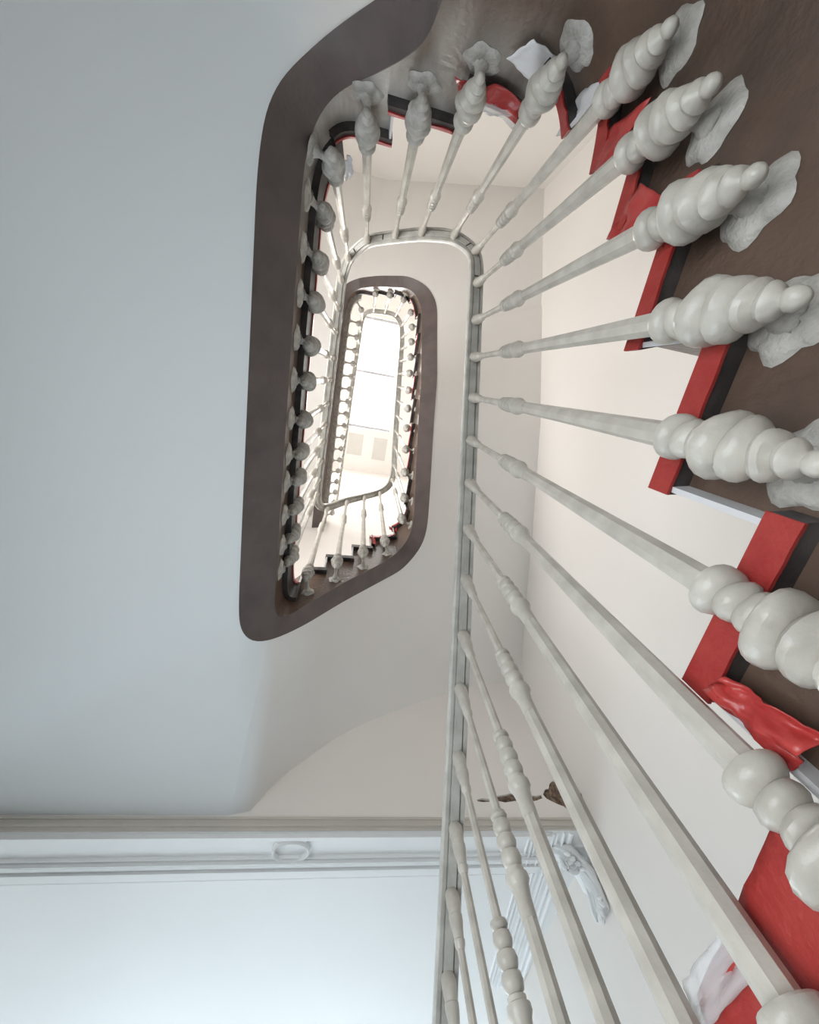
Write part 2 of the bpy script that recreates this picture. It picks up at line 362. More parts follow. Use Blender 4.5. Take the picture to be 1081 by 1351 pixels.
def tube_path(pts, r0, r1, seg=8):
    V, F = [], []
    for i, p in enumerate(pts):
        t = (Vector(pts[min(i + 1, len(pts) - 1)]) - Vector(pts[max(i - 1, 0)])).normalized(); u = t.orthogonal().normalized(); w = t.cross(u)
        r = r0 + (r1 - r0) * i / (len(pts) - 1)
        for k in range(seg):
            c = 2 * math.pi * k / seg; V.append(Vector(p) + u * r * math.cos(c) + w * r * math.sin(c))
    for i in range(len(pts) - 1):
        for k in range(seg): q = (k + 1) % seg; F.append((i * seg + k, i * seg + q, (i + 1) * seg + q, (i + 1) * seg + k))
    return V, F
sp = [(p[0], p[2], p[1]) for p in arc(-.115, -.045, .050, .008, 1.6, 1.6 + 4.2 * math.pi, 44, -.005, -.012)]
mesh_obj('volute', *tube_path(sp, .012, .006), M['hall'], cb, True)
mesh_obj('volute_eye', *lathe([(-.03, .004), (-.03, .011), (.0, .012), (.03, .004)], 12, Vector((0, 1, 0)), Vector((-.115, -.01, -.045))), M['hall'], cb, True)
for k in range(7):
    a_ = -1.05 + k * .33; L_ = .050 + .014 * math.sin(k * 2.1)
    dv = Vector((-.10, math.sin(a_), -math.cos(a_) * .9)).normalized(); st = Vector((-.022, .045 + .012 * math.sin(a_), -.165 - .006 * k % 3))
    mesh_obj('leaflet', *lathe([(0, .005), (L_ * .3, .011), (L_ * .65, .012), (L_ * .9, .008), (L_, .002)], 8, dv, st), M['hall'], cb, True)
for k in range(5):
    st = Vector((-.15 + k * .028, -.045 + k * .018, -.022 - k * .012)); dv = Vector((.12, -.9, -.55)).normalized()
    mesh_obj('leaflet', *lathe([(0, .006), (.018, .012), (.036, .012), (.048, .004)], 8, dv, st), M['hall'], cb, True)
mesh_obj('back_plate', *prism_poly([(-.24, -.07), (-.0, -.07), (-.0, .08), (-.22, .05)], -.010, 0), M['hall'], cb)

# ------------------------------------------------------------------ the stair: string edge (I), its outer edge (O) and the wall line (W) at stations going up
ST = [
 ((.455, 3.2, -2.0), (.56, 3.2, -2.05), (1.45, 3.2, -2.0)),
 ((.455, .278, -.13), (.56, .278, -.17), (1.45, .3, -.1)),
 ((.455, -.118, .16), (.56, -.118, .11), (1.45, -.5, .2)),
 ((.455, -.507, .44), (.56, -.507, .40), (1.45, -1.2, .45)),
 ((.44, -.63, .55), (.545, -.67, .50), (1.45, -1.7, .6)),
 ((.39, -.73, .66), (.47, -.80, .62), (1.45, -2.0, .7)),
 ((.30, -.775, .78), (.35, -.88, .74), (1.0, -2.0, .85)),
 ((.16, -.785, .93), (.18, -.90, .90), (.4, -2.0, 1.0)),
 ((.065, -.785, 1.03), (.07, -.90, 1.02), (.1, -2.0, 1.1)),
 ((.04, -.785, 1.25), (.03, -.895, 1.20), (.03, -2.0, 1.2)),
 ((-.075, -.785, 1.387), (-.1, -.88, 1.32), (-.5, -2.0, 1.28)),
 ((-.139, -.785, 1.445), (-.205, -.838, 1.38), (-1.0, -2.0, 1.32)),
 ((-.206, -.77, 1.50), (-.28, -.778, 1.40), (-1.5, -2.0, 1.32)),
 ((-.258, -.705, 1.52), (-.335, -.718, 1.40), (-1.5, -1.6, 1.3)),
 ((-.28, -.6, 1.52), (-.372, -.64, 1.40), (-1.5, -1.2, 1.3)),
 ((-.28, -.45, 1.52), (-.386, -.5, 1.40), (-1.5, -.8, 1.3)),
 ((-.28, 0, 1.52), (-.388, 0, 1.40), (-1.5, 0, 1.28)),
 ((-.276, .8, 1.52), (-.392, .8, 1.40), (-1.5, 1.2, 1.25)),
 ((-.276, .98, 1.52), (-.392, .98, 1.40), (-1.5, 1.96, 1.235)),
 ((-.27, 1.06, 1.52), (-.385, 1.08, 1.40), (-1.0, 1.96, 1.235)),
 ((-.25, 1.10, 1.525), (-.34, 1.15, 1.41), (-.6, 1.96, 1.235)),
 ((-.205, 1.105, 1.57), (-.26, 1.17, 1.46), (-.27, 1.96, 1.238)),
 ((-.159, 1.09, 1.62), (-.144, 1.155, 1.56), (-.07, 1.96, 1.50)),
 ((.007, 1.08, 1.85), (.02, 1.166, 1.8), (.12, 1.96, 1.664)),
 ((.223, 1.072, 2.11), (.235, 1.165, 2.06), (.44, 1.96, 1.84)),
 ((.36, 1.04, 2.27), (.40, 1.14, 2.22), (.89, 1.96, 2.046)),
 ((.43, .96, 2.37), (.52, 1.0, 2.32), (1.45, 1.96, 2.2)),
 ((.445, .88, 2.43), (.54, .88, 2.39), (1.45, 1.6, 2.38)),
 ((.445, .67, 2.633), (.548, .65, 2.6), (1.45, .92, 2.67)),
 ((.445, .278, 3.015), (.554, .25, 2.95), (1.45, .117, 3.05)),
 ((.445, -.063, 3.3), (.559, -.08, 3.2), (1.45, -.24, 3.27)),
 ((.445, -.536, 3.886), (.565, -.54, 3.75), (1.45, -.886, 3.66)),
 ((.43, -.7, 4.0), (.55, -.75, 3.9), (1.45, -1.5, 4.05)),
 ((.36, -.82, 4.08), (.45, -.9, 4.0), (1.45, -2.0, 4.34)),
 ((.28, -.87, 4.14), (.27, -.962, 4.1), (.916, -2.0, 4.58)),
 ((.0, -.88, 4.4), (-.01, -.97, 4.38), (.33, -2.0, 4.82)),
 ((-.19, -.88, 4.66), (-.2, -.967, 4.62), (-.07, -2.0, 5.0)),
 ((-.29, -.82, 4.72), (-.36, -.9, 4.68), (-1.5, -2.0, 5.0)),
 ((-.33, -.7, 4.75), (-.43, -.75, 4.7), (-1.5, -1.4, 4.9)),
 ((-.345, 0, 4.75), (-.45, 0, 4.7), (-1.5, 0, 4.8)),
 ((-.345, 1.96, 4.75), (-.45, 1.96, 4.7), (-1.5, 1.96, 4.7)),
]
I, O, W, SID = [], [], [], []
for k in range(len(ST) - 1):
    n = max(4, round((Vector(ST[k + 1][0]) - Vector(ST[k][0])).length / .03))
    for j in range(n):
        t = j / n
        for L, c in ((I, 0), (O, 1), (W, 2)): L.append(Vector(ST[k][c]).lerp(Vector(ST[k + 1][c]), t))
        SID.append(k + t)
for L, c in ((I, 0), (O, 1), (W, 2)): L.append(Vector(ST[-1][c]))
SID.append(len(ST) - 1)
def relax(L, passes, zonly=False):
    for _ in range(passes):
        N2 = [(L[i - 1] + L[i] * 2 + L[i + 1]) / 4 for i in range(1, len(L) - 1)]
        if zonly: N2 = [Vector((L[i + 1].x, L[i + 1].y, q.z)) for i, q in enumerate(N2)]
        L[1:-1] = N2
relax(I, 6); relax(O, 6); relax(W, 6, True)
ARCH = [(-1.6, 1.235), (-.6, 1.235), (-.30, 1.236), (-.262, 1.262), (-.223, 1.335), (-.15, 1.425), (-.068, 1.502), (.12, 1.664), (.444, 1.845), (.891, 2.046), (1.47, 2.215), (1.9, 2.3)]
def arch_z(x):
    for k in range(1, len(ARCH) - 2):
        if ARCH[k][0] <= x <= ARCH[k + 1][0]:
            (xa, za), (x0, z0), (x1, z1), (xb, zb) = ARCH[k - 1:k + 3]; h = x1 - x0; t = (x - x0) / h
            d0 = (z1 - z0) / h; m0 = .5 * (d0 + (z0 - za) / (x0 - xa)); m1 = .5 * (d0 + (zb - z1) / (xb - x1))
            m0 = max(0, min(m0, 2 * d0)); m1 = max(0, min(m1, 2 * d0))
            return (2 * t ** 3 - 3 * t ** 2 + 1) * z0 + (t ** 3 - 2 * t ** 2 + t) * h * m0 + (3 * t ** 2 - 2 * t ** 3) * z1 + (t ** 3 - t ** 2) * h * m1
    return ARCH[0][1] if x < 0 else ARCH[-2][1]
for i_ in range(len(W)):
    if 17.9 < SID[i_] < 26.01 and W[i_].y > 1.955: W[i_].z = arch_z(W[i_].x)
NI = len(I)
ARC = [0.0]
for i in range(1, NI): ARC.append(ARC[-1] + (I[i].xy - I[i - 1].xy).length)
# the path runs right side up (towards -Y), then left, then +Y: the well lies on its left-hand side
def inw(i):
    t = I[min(i + 1, NI - 1)] - I[max(i - 1, 0)]; h = Vector((t.x, t.y)).normalized()
    c = Vector((h.y, -h.x))
    return c
def at_arc(s, L):
    s = min(max(s, 0), ARC[-1] - 1e-6)
    lo, hi = 0, NI - 1
    while hi - lo > 1:
        md2 = (lo + hi) // 2
        if ARC[md2] <= s: lo = md2
        else: hi = md2
    t = (s - ARC[lo]) / max(1e-9, ARC[hi] - ARC[lo])
    return L[lo].lerp(L[hi], t)
def nearest(x, y, lo_st, hi_st):
    best = None
    for i in range(NI):
        if lo_st <= SID[i] <= hi_st:
            d = (I[i].x - x) ** 2 + (I[i].y - y) ** 2
            if best is None or d < best[0]: best = (d, i)
    return best[1]
INW = [inw(i) for i in range(NI)]
INW3 = [Vector((q.x, q.y, 0)) for q in INW]
def edge_pt(s, off):
    p = at_arc(s, I); q = at_arc(s, INW3).normalized(); return Vector((p.x, p.y)) + Vector((q.x, q.y)) * off

# noses of the steps: (arc position, tread height)
def arc_of(x, y, lo, hi): return ARC[nearest(x, y, lo, hi)]
RISE = .165
f1 = []
for k in range(10, 0, -1): f1.append((arc_of(.455, .52 + .24 * (k - 1), 0, 2), .165 - RISE * (k - 1)))   # unseen lower steps up to the red covered one
f1 += [(arc_of(.455, .278, 0, 3), .33), (arc_of(.455, .075, 0, 3), .495), (arc_of(.455, -.118, 0, 3), .66), (arc_of(.455, -.335, 0, 4), .825),
       (arc_of(.455, -.505, 0, 5), .99), (arc_of(.43, -.66, 2, 6), 1.157), (arc_of(.35, -.77, 4, 8), 1.322), (arc_of(.178, -.785, 5, 10), 1.488), (arc_of(-.013, -.785, 6, 11.5), 1.654)]
land1_s, land1_z = arc_of(-.20, -.78, 9, 14), 1.82
f2 = [(arc_of(-.215, 1.10, 19, 23), 1.985), (arc_of(-.095, 1.09, 20, 24), 2.155), (arc_of(.046, 1.08, 21, 25), 2.325), (arc_of(.17, 1.075, 22, 26), 2.49), (arc_of(.335, 1.05, 23, 27), 2.66)]
land2_s, land2_z = arc_of(-.20, -.88, 35, 37.5), 5.0
s0, z0_ = f2[-1]; NR = 13
for k in range(1, NR): f2.append((s0 + (land2_s - s0) * k / NR, z0_ + (land2_z - z0_) * k / NR))
TH = .034

def stringer(parent, s_a, s_b, tops, material):
    """tops: list of (s_start, z_top). Solid string from its lower edge up to the stepped top"""
    tops = [(t[0] + .010, t[1]) for t in tops]
    ss = sorted({s_a, s_b, *[ARC[i] for i in range(NI) if s_a < ARC[i] < s_b], *[t[0] for t in tops if s_a < t[0] < s_b]})
    cols = []
    for s in ss:
        zb = [t[1] for t in tops if t[0] < s - 1e-6]; za = [t[1] for t in tops if t[0] <= s + 1e-6]
        lo = zb[-1] if zb else tops[0][1]; hi = za[-1] if za else tops[0][1]
        cols.append((s, lo))
        if abs(hi - lo) > 1e-6: cols.append((s + 1e-5, hi))
    V, F = [], []
    for s, zt in cols:
        p, o = at_arc(s, I), at_arc(s, O)
        V += [(p.x, p.y, p.z), (p.x, p.y, zt - TH), (o.x, o.y, zt - TH), (o.x, o.y, o.z)]
    n = len(cols)
    for i in range(n - 1):
        a, b = i * 4, i * 4 + 4
        F += [(a, a + 1, b + 1, b), (a + 1, a + 2, b + 2, b + 1), (a + 2, a + 3, b + 3, b + 2)]
    F += [(0, 1, 2, 3), (4 * n - 4, 4 * n - 3, 4 * n - 2, 4 * n - 1)]
    so = mesh_obj('stringer', V, F, material, parent)
    # painted flat underside, its own colour
    V, F = [], []
    ss2 = [s for s, _ in cols]
    for s in ss2:
        p, o = at_arc(s, I), at_arc(s, O); q = (p.xy - o.xy); e = .004
        V += [(p.x, p.y, p.z), (o.x, o.y, o.z), (p.x, p.y, p.z - e), (o.x, o.y, o.z - e)]
    for i in range(len(ss2) - 1):
        a, b = i * 4, i * 4 + 4
        F += [(a, b, b + 2, a + 2), (a + 2, b + 2, b + 3, a + 3), (a + 3, b + 3, b + 1, a + 1)]
    u = mesh_obj('stringer_underside', V, F, M['band'], parent, 2); u['label'] = 'dark brown flat underside'
    return so
def soffit(parent, s_a, s_b, material):
    ss = sorted({s_a, s_b, *[ARC[i] for i in range(NI) if s_a < ARC[i] < s_b]})
    V, F = [], []; m_ = 10
    for s in ss:
        o, w = at_arc(s, O), at_arc(s, W)
        for j in range(m_ + 1):
            t = j / m_; p = o.lerp(w, t); V.append((p.x, p.y, p.z))
    for i in range(len(ss) - 1):
        for j in range(m_): a = i * (m_ + 1) + j; F.append((a, a + 1, a + m_ + 2, a + m_ + 1))
    return mesh_obj('soffit', V, F, material, parent, True)
def back_pt(s, zt):
    """how far a tread at height zt reaches towards the wall before it would meet the sloping soffit"""
    o, w = at_arc(s, O), at_arc(s, W); t = 1.0
    if w.z > zt - .07: t = max(.12, min(1.0, (zt - .07 - o.z) / max(1e-6, w.z - o.z)))
    p = o.lerp(w, t)
    return Vector((min(max(p.x, XL + .012), XR - .012), min(max(p.y, YT + .012), YB - .012 if p.z > ZH - .3 else YB + 5)))
def tread_poly(s_n, s_b, off, zt):
    n = max(3, int((s_b - s_n) / .02) + 2); inner = [edge_pt(s_n + (s_b - s_n) * i / (n - 1), off) for i in range(n)]
    outer_ = []
    for i in range(n):
        sx = s_n + (s_b - s_n) * i / (n - 1); q = back_pt(sx, zt)
        if not outer_ or (q - outer_[-1]).length > .004: outer_.append(q)
    return inner + list(reversed(outer_)), inner
def edging(parent, s_n, s_b, zt, th, material, name='edge_strip', label=None, jitter=0.0):
    n = max(4, int((s_b - s_n) / .015) + 2); V, F = [], []
    for i in range(n):
        s = s_n + (s_b - s_n) * i / (n - 1); a = edge_pt(s, .0255); b = edge_pt(s, .0300)
        jz = jitter * mnoise.noise(Vector((s * 30, zt * 7, 1))); 
        V += [(a.x, a.y, zt + .001), (b.x, b.y, zt + .001), (b.x, b.y, zt - th + jz), (a.x, a.y, zt - th + jz)]
    for i in range(n - 1):
        for j in range(4): a, b = i * 4, i * 4 + 4; k = (j + 1) % 4; F.append((a + j, a + k, b + k, b + j))
    F += [(0, 1, 2, 3), (4 * n - 4, 4 * n - 3, 4 * n - 2, 4 * n - 1)]
    o = mesh_obj(name, V, F, material, parent)
    if label: o['label'] = label
    return o
def steps(parent, noses, s_end, z_prev, edge_spec):
    for k, (s, z) in enumerate(noses):
        sb = noses[k + 1][0] + .022 if k + 1 < len(noses) else s_end
        poly, inner = tread_poly(s, sb, .025, z)
        t = mesh_obj('tread', *prism_poly(poly, z - TH, z), M['dark'], parent)
        sp = edge_spec(k)
        if sp: edging(t, s, sb, z, sp[0], sp[1], label=sp[2], jitter=sp[3])
        r = s + .008; a = edge_pt(r, .0235); zp = noses[k - 1][1] if k else z_prev; q = back_pt(r, zp + .03)
        d = (q - a).normalized(); nn = Vector((-d.y, d.x)) * .004
        mesh_obj('riser', *prism_poly([a + nn, q + nn, q - nn, a - nn], zp, z - TH), M['riser'], parent)

fl1 = tag(empty('stair_flight', (.455, .52, 0)), 'near stair flight with dark brown stringer and red covered tread ends at right', 'staircase')
fl1.location = (0, 0, 0)
stringer(fl1, f1[0][0], land1_s, f1, M['dustwood'])
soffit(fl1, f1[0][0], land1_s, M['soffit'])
REDL = 'red covered tread end'
def spec1(k):
    i = k - 9
    if i < 0: return (.05, M['red'], REDL, 0)
    if i == 0: return (.055, M['red'], REDL, .006)
    if i in (1, 2, 3): return (.036, M['red'], REDL, .002)
    if i in (4, 5): return (.04, M['red'], REDL, .012)
    if i == 6: return (.03, M['redplastic'], REDL, .02)
    if i == 7: return (.024, M['redplastic'], REDL, .012)
    if i == 8: return (.012, M['redplastic'], REDL, .006)
    return (.012, M['redplastic'], REDL, .006)
steps(fl1, f1, land1_s + .05, f1[0][1] - RISE, spec1)

ld1_end = f2[0][0]
ld1 = tag(empty('stair_landing'), 'long level landing whose brown edge curves down the left of the well', 'landing')
stringer(ld1, land1_s, ld1_end, [(land1_s - 1, land1_z - .10)], M['dustwood'])
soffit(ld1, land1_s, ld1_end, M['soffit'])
poly, inner = tread_poly(land1_s + .012, ld1_end + .02, .025, land1_z - .12)
ls = mesh_obj('landing_slab', *prism_poly(poly, land1_z - .15, land1_z), M['dark'], ld1)
edging(ls, land1_s + .05, ld1_end, land1_z, .022, M['redplastic'], label='thin red covered landing edge', jitter=.006)
a = edge_pt(land1_s + .022, 0); w = at_arc(land1_s + .022, W)
mesh_obj('riser', *prism_poly([a + Vector((.0, -.008)), Vector((w.x + .01, w.y + .004)), Vector((w.x + .03, w.y + .004)), a + Vector((.01, 0.008))], f1[-1][1], land1_z - .05), M['riser'], ld1)

fl2 = tag(empty('stair_flight'), 'upper stair flight rising from the pointed corner and circling the roof light', 'staircase')
stringer(fl2, ld1_end, land2_s, f2, M['wood'])
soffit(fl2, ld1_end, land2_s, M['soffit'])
def spec2(k):
    if k in (3, 4): return (.02, M['redplastic'], REDL, .014)
    if k in (6, 7, 9, 11, 13): return (.03, M['redplastic'], REDL, .02)
    return None
steps(fl2, f2, land2_s + .05, land1_z, spec2)
ld2 = tag(empty('stair_landing'), 'topmost landing with a narrow brown edge left of the roof light', 'landing')
stringer(ld2, land2_s, ARC[-1], [(land2_s - 1, land2_z)], M['wood'])
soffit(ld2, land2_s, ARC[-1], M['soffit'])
poly, inner = tread_poly(land2_s, ARC[-1], .055, land2_z - .12)
mesh_obj('landing_slab', *prism_poly(poly, land2_z - .11, land2_z), M['dusty'], ld2)

# ------------------------------------------------------------------ handrail
R_PTS = [(.40, 3.2, -.747), (.40, -.55, 1.842), (.392, -.615, 1.93), (.317, -.693, 2.07), (.176, -.724, 2.24), (.05, -.732, 2.4), (-.1, -.724, 2.54), (-.205, -.645, 2.66),
         (-.234, -.533, 2.74), (-.236, -.40, 2.77), (-.245, .30, 2.77), (-.252, .86, 2.77), (-.248, .95, 2.785), (-.215, 1.015, 2.82), (-.15, 1.017, 2.89), (-.03, 1.0, 3.06), (.116, 1.005, 3.26), (.259, 1.006, 3.45),
         (.36, .965, 3.58), (.394, .87, 3.71), (.392, .76, 3.88), (.39, .435, 4.28), (.39, -.047, 4.84), (.39, -.513, 5.32), (.368, -.70, 5.47), (.29, -.82, 5.56), (.19, -.85, 5.62), (-.05, -.85, 5.76), (-.13, -.82, 5.81),
         (-.168, -.72, 5.85), (-.19, .165, 5.85), (-.225, 1.94, 5.85)]
RAIL = smooth_path(R_PTS, .02, 6)
RARC = [0.0]
for i in range(1, len(RAIL)): RARC.append(RARC[-1] + (RAIL[i].xy - RAIL[i - 1].xy).length)
def rail_at(s):
    for i in range(1, len(RAIL)):
        if RARC[i] >= s: return RAIL[i - 1].lerp(RAIL[i], (s - RARC[i - 1]) / max(1e-9, RARC[i] - RARC[i - 1]))
    return RAIL[-1]
def rail_near(x, y, lo, hi):
    best = min((i for i in range(len(RAIL)) if lo <= RAIL[i].z <= hi), key=lambda i: (RAIL[i].x - x) ** 2 + (RAIL[i].y - y) ** 2)
    return RARC[best]
RW = .031
PROF = [(-.013, .004), (-.0165, .004), (-.0165, .0), (-RW + .004, .0), (-RW, .006), (-RW, .018), (-RW + .007, .030), (-.012, .038), (.012, .038), (RW - .007, .030), (RW, .018), (RW, .006), (RW - .004, .0), (.0165, .0), (.0165, .004), (.013, .004)]
BAR = [(-.0115, -.003), (-.0115, .0045), (.0115, .0045), (.0115, -.003)]
GROOVE = [(-.0158, .0042), (-.0158, .0046), (.0158, .0046), (.0158, .0042)]

# ------------------------------------------------------------------ balusters
ORN = [(.0, .0172), (.0005, .0270), (.003, .0292), (.009, .0296), (.015, .0272), (.020, .0225), (.0220, .0188), (.024, .0222), (.030, .0246), (.036, .0236), (.0415, .0192), (.043, .0176), (.0448, .0208), (.051, .0236), (.057, .0222), (.0625, .0180),
       (.064, .0345), (.067, .0382), (.073, .0402), (.081, .0380), (.0885, .0300), (.0915, .0235), (.0935, .0305), (.099, .0352), (.107, .0348), (.114, .0285), (.119, .0200), (.121, .0245), (.127, .0272), (.134, .0248), (.1400, .0160), (.142, .0185), (.148, .0202), (.154, .0172), (.159, .0098), (.1615, .0080), (.165, .0115), (.171, .0126), (.178, .0102), (.183, .0055), (.185, .001)]
def orn_mesh():
    """cast bulb: lathe whose lobes are slightly tilted so that they read as a loose spiral"""
    V, F = lathe([(-t, r) for t, r in ORN], 20); out = []
    for v in V:
        r = math.hypot(v.x, v.y); c = math.atan2(v.y, v.x); t = -v.z
        w = min(1.0, t / .02) * min(1.0, max(0.0, (.186 - t) / .03))
        out.append(Vector((v.x * (1 + .05 * w * math.cos(3 * c + t * 90)), v.y * (1 + .05 * w * math.cos(3 * c + t * 90)), v.z + w * r * .13 * math.cos(c + t * 30))))
    return out, F
me_orn = None
def rosette_vf(seed):
    rng = random.Random(seed); V, F = [], []; n = 30; rings = [(0.012, .016), (.018, .013), (.026, .011), (.034, .010), (.042, .006), (.047, .0)]
    ph = rng.uniform(0, 6.28)
    V.append((0, 0, .017))
    for r, h in rings:
        for i in range(n):
            c = 2 * math.pi * i / n
            k = .93 + (.22 * abs(math.cos(2.5 * c + ph)) - .08 + .10 * mnoise.noise(Vector((math.cos(c) * 2, math.sin(c) * 2, seed * 3.1)))) * (r / .047)
            V.append((r * k * math.cos(c), r * k * math.sin(c), h + (.003 * mnoise.noise(Vector((r * 90, c * 3, seed))) if h > 0 else 0)))
    F += [(0, 1 + i, 1 + (i + 1) % n) for i in range(n)]
    for j in range(len(rings) - 1):
        F += [(1 + j * n + i, 1 + j * n + (i + 1) % n, 1 + (j + 1) * n + (i + 1) % n, 1 + (j + 1) * n + i) for i in range(n)]
    return V, F
ROS = [rosette_vf(k + 1) for k in range(4)]
ros_me, orn_me = [], []
def shared(name, vf, material, cache):
    o = mesh_obj(name, vf[0], vf[1], material, None, 2); cache.append(o.data); bpy.data.objects.remove(o); return cache[-1]
for k in range(4): shared('rosette', ROS[k], M['dusty'], ros_me)
shared('bulb_ornament', orn_mesh(), M['iron'], orn_me)
shared('bulb_ornament', orn_mesh(), M['dusty'], orn_me)

def bar_profile(L):
    """octagonal shaft from the rail (t=0) down to the collar (t=L)"""
    a = .345 * L
    return [(-.002, .0095), (.10, .0095), (a, .0098), (a + .13, .0138), (L * .68, .0148), (L * .84, .0160), (L, .0174)]
TERM = [(.0, .0150), (.002, .0165), (.010, .0192), (.022, .0196), (.036, .0172), (.049, .0158), (.051, .0178), (.062, .0172), (.078, .0142), (.094, .0118), (.096, .0138), (.104, .0130), (.112, .0096)]
RING = [(-.002, .0098), (.0, .0165), (.006, .0182), (.010, .0160), (.0125, .0108), (.015, .0172), (.024, .0196), (.033, .0165), (.0365, .0112), (.039, .0180), (.048, .0205), (.057, .0170), (.0605, .0114),
        (.063, .0185), (.072, .0202), (.081, .0172), (.0845, .0118), (.087, .0175), (.093, .0168), (.095, .0218), (.103, .0222), (.109, .0180), (.112, .0172), (.125, .0148), (.15, .0140)]
term_me, ring_me = [], []
shared('rail_terminal', lathe([(-t, r) for t, r in TERM], 14), M['iron'], term_me)
shared('ring_cluster', lathe([(-t * 1.15, r) for t, r in RING], 16), M['iron'], ring_me)
ORN_ROS = .128
def baluster(parent, x, y, z_top, z_col, lo_st, hi_st, seed, small=False, dusty=False, face=0.0, zros=None):
    sc_ = .72 if small else 1.0
    L = z_top - z_col
    V, F = lathe([(-t, r) for t, r in bar_profile(L)], 8)
    b = mesh_obj('baluster', V, F, M['iron'], parent, 2); b.location = (x, y, z_top)
    for nm, me_, zz in (('rail_terminal', term_me[0], 0), ('ring_cluster', ring_me[0], -.345 * L)):
        q_ = bpy.data.objects.new(nm, me_); COL.objects.link(q_); q_.parent = b; q_.location = (0, 0, zz)
    g = bpy.data.objects.new('bulb_ornament', orn_me[1 if dusty else 0]); COL.objects.link(g); g.parent = b; g.location = (0, 0, -L)
    g.rotation_euler = (0, 0, seed * 1.3); g.scale = (sc_ ** .5,) * 3; r_sc = sc_
    i = nearest(x, y, lo_st, hi_st); q = INW[i]; fp = Vector((I[i].x, I[i].y)) + q * face
    zr = z_col - ORN_ROS
    zr = max(zr, I[i].z + .035) if zros is None else zros
    r = bpy.data.objects.new('rosette', ros_me[seed % 4]); COL.objects.link(r); r.parent = b
    r.location = (fp.x - x + q.x * .001, fp.y - y + q.y * .001, zr - z_top)
    r.scale = (r_sc,) * 3; nrm = Vector((q.x, q.y, 0)); r.rotation_euler = nrm.to_track_quat('Z', 'Y').to_euler()
    # waisted neck from rosette to the axis
    d0 = Vector((fp.x - x, fp.y - y, zr - z_top)); d1 = Vector((0, 0, -L - .105)); ax_ = d1 - d0; ln = ax_.length
    nv = lathe([(.004, .026 * sc_), (.012, .020 * sc_), (ln * .38, .0115 * sc_), (ln * .55, .011 * sc_), (ln * .8, .016 * sc_), (ln, .020 * sc_)], 12, ax_, d0)
    n_ = mesh_obj('neck', *nv, M['dusty'], b, True)
    return b
def make_balustrade(name, label, s_a, s_b):
    e = tag(empty(name), label, 'balustrade')
    path = [rail_at(s_a)] + [RAIL[i] for i in range(len(RAIL)) if s_a < RARC[i] < s_b] + [rail_at(s_b)]
    h = mesh_obj('handrail', *sweep(path, PROF), M['rail'], e)
    mesh_obj('iron_core', *sweep(path, BAR), M['rail'], h)
    mesh_obj('dark_groove', *sweep(path, GROOVE), M['seam'], h)
    return e, h
def joint(h, s, w=.05):
    p = rail_at(s); p2 = rail_at(s + .006)
    mesh_obj('rail_joint', *sweep([p, p2], [(-.0118, -.0036), (-.0118, -.002), (.0118, -.002), (.0118, -.0036)]), M['seam'], h)

sA = rail_near(-.225, -.58, 2.5, 2.77)
sB = rail_near(-.24, 1.0, 2.77, 2.9)
sC = rail_near(-.15, -.78, 5.7, 5.85)
b1, h1 = make_balustrade('balustrade', 'near grey-white balustrade with thick swan-neck balusters fanning out at right', rail_near(.40, 2.6, -2, 2), sA)
b2, h2 = make_balustrade('balustrade', 'level landing balustrade with dusty ball-ended balusters left of the well', sA, sB)
b3, h3 = make_balustrade('balustrade', 'small far balustrade of the upper flight circling the roof light', sB, sC)
b4, h4 = make_balustrade('balustrade', 'farthest balustrade along the top landing left of the roof light', sC, RARC[-1] - .001)
for x, y in ((.38, -.63), (.40, -.47), (.2, -.72), (.0, -.735), (-.17, -.68)): joint(h1, rail_near(x, y, .3, 2.75))
# near flight: (y, collar height) on the straight part, then the turn
for k, (y, zc) in enumerate(((2.4, None), (2.25, None), (2.1, None), (1.97, None), (1.82, None), (1.68, None), (1.54, None), (1.394, None), (1.25, None), (1.122, None), (.977, None), (.834, None), (.703, None), (.56, None), (.418, None),
                             (.283, .22), (.149, .327), (.003, .459), (-.144, .547), (-.288, .658), (-.443, .792), (-.592, .935))):
    zt = rail_at(rail_near(.40, y, -2, 2.0)).z; x = .40 if y > -.58 else .394
    baluster(b1, x, y, zt, zc if zc is not None else zt - 1.045, 0, 5.5, k)
for k, (x, y, z, zc) in enumerate(((.317, -.693, 2.07, 1.19), (.176, -.724, 2.24, 1.36), (.05, -.732, 2.4, 1.50), (-.1, -.724, 2.54, 1.60), (-.203, -.648, 2.66, 1.68))):
    s = rail_near(x, y, 1.9, 2.75); p = rail_at(s); baluster(b1, p.x, p.y, p.z, zc, 4, 14, k, dusty=k > 1)
for k, y in enumerate((-.535, -.40, -.277, -.135, .07, .218, .352, .49, .68, .806, .93)):
    y = (-.533, -.385, -.231, -.084, .069, .211, .352, .486, .68 - .057, .757, .88)[k]
    p = rail_at(rail_near(-.245, y, 2.6, 2.8)); baluster(b2, p.x, p.y, p.z, 1.80, 12, 19, k, dusty=True, zros=1.60)
for k, (x, y, zc) in enumerate(((-.18, 1.02, 1.88), (-.03, 1.0, 2.02), (.116, 1.005, 2.19), (.259, 1.006, 2.38), (.385, .91, 2.60))):
    p = rail_at(rail_near(x, y, 2.8, 3.8)); baluster(b3, p.x, p.y, p.z, zc, 18.5, 27.5, k, True, dusty=True)
s = rail_near(.39, .79, 3.6, 4.2); k = 0
while s < sC - .02:
    p = rail_at(s); i = nearest(p.x, p.y, 25, 38)
    baluster(b3, p.x, p.y, p.z, max(p.z - 1.06, I[i].z + .20), 25, 38, k, True, dusty=True); s += .15; k += 1
s = sC + .06
while s < RARC[-1] - .05:
    p = rail_at(s); baluster(b4, p.x, p.y, p.z, 5.06, 35.5, 40, k, True, dusty=True, face=.055); s += .15; k += 1

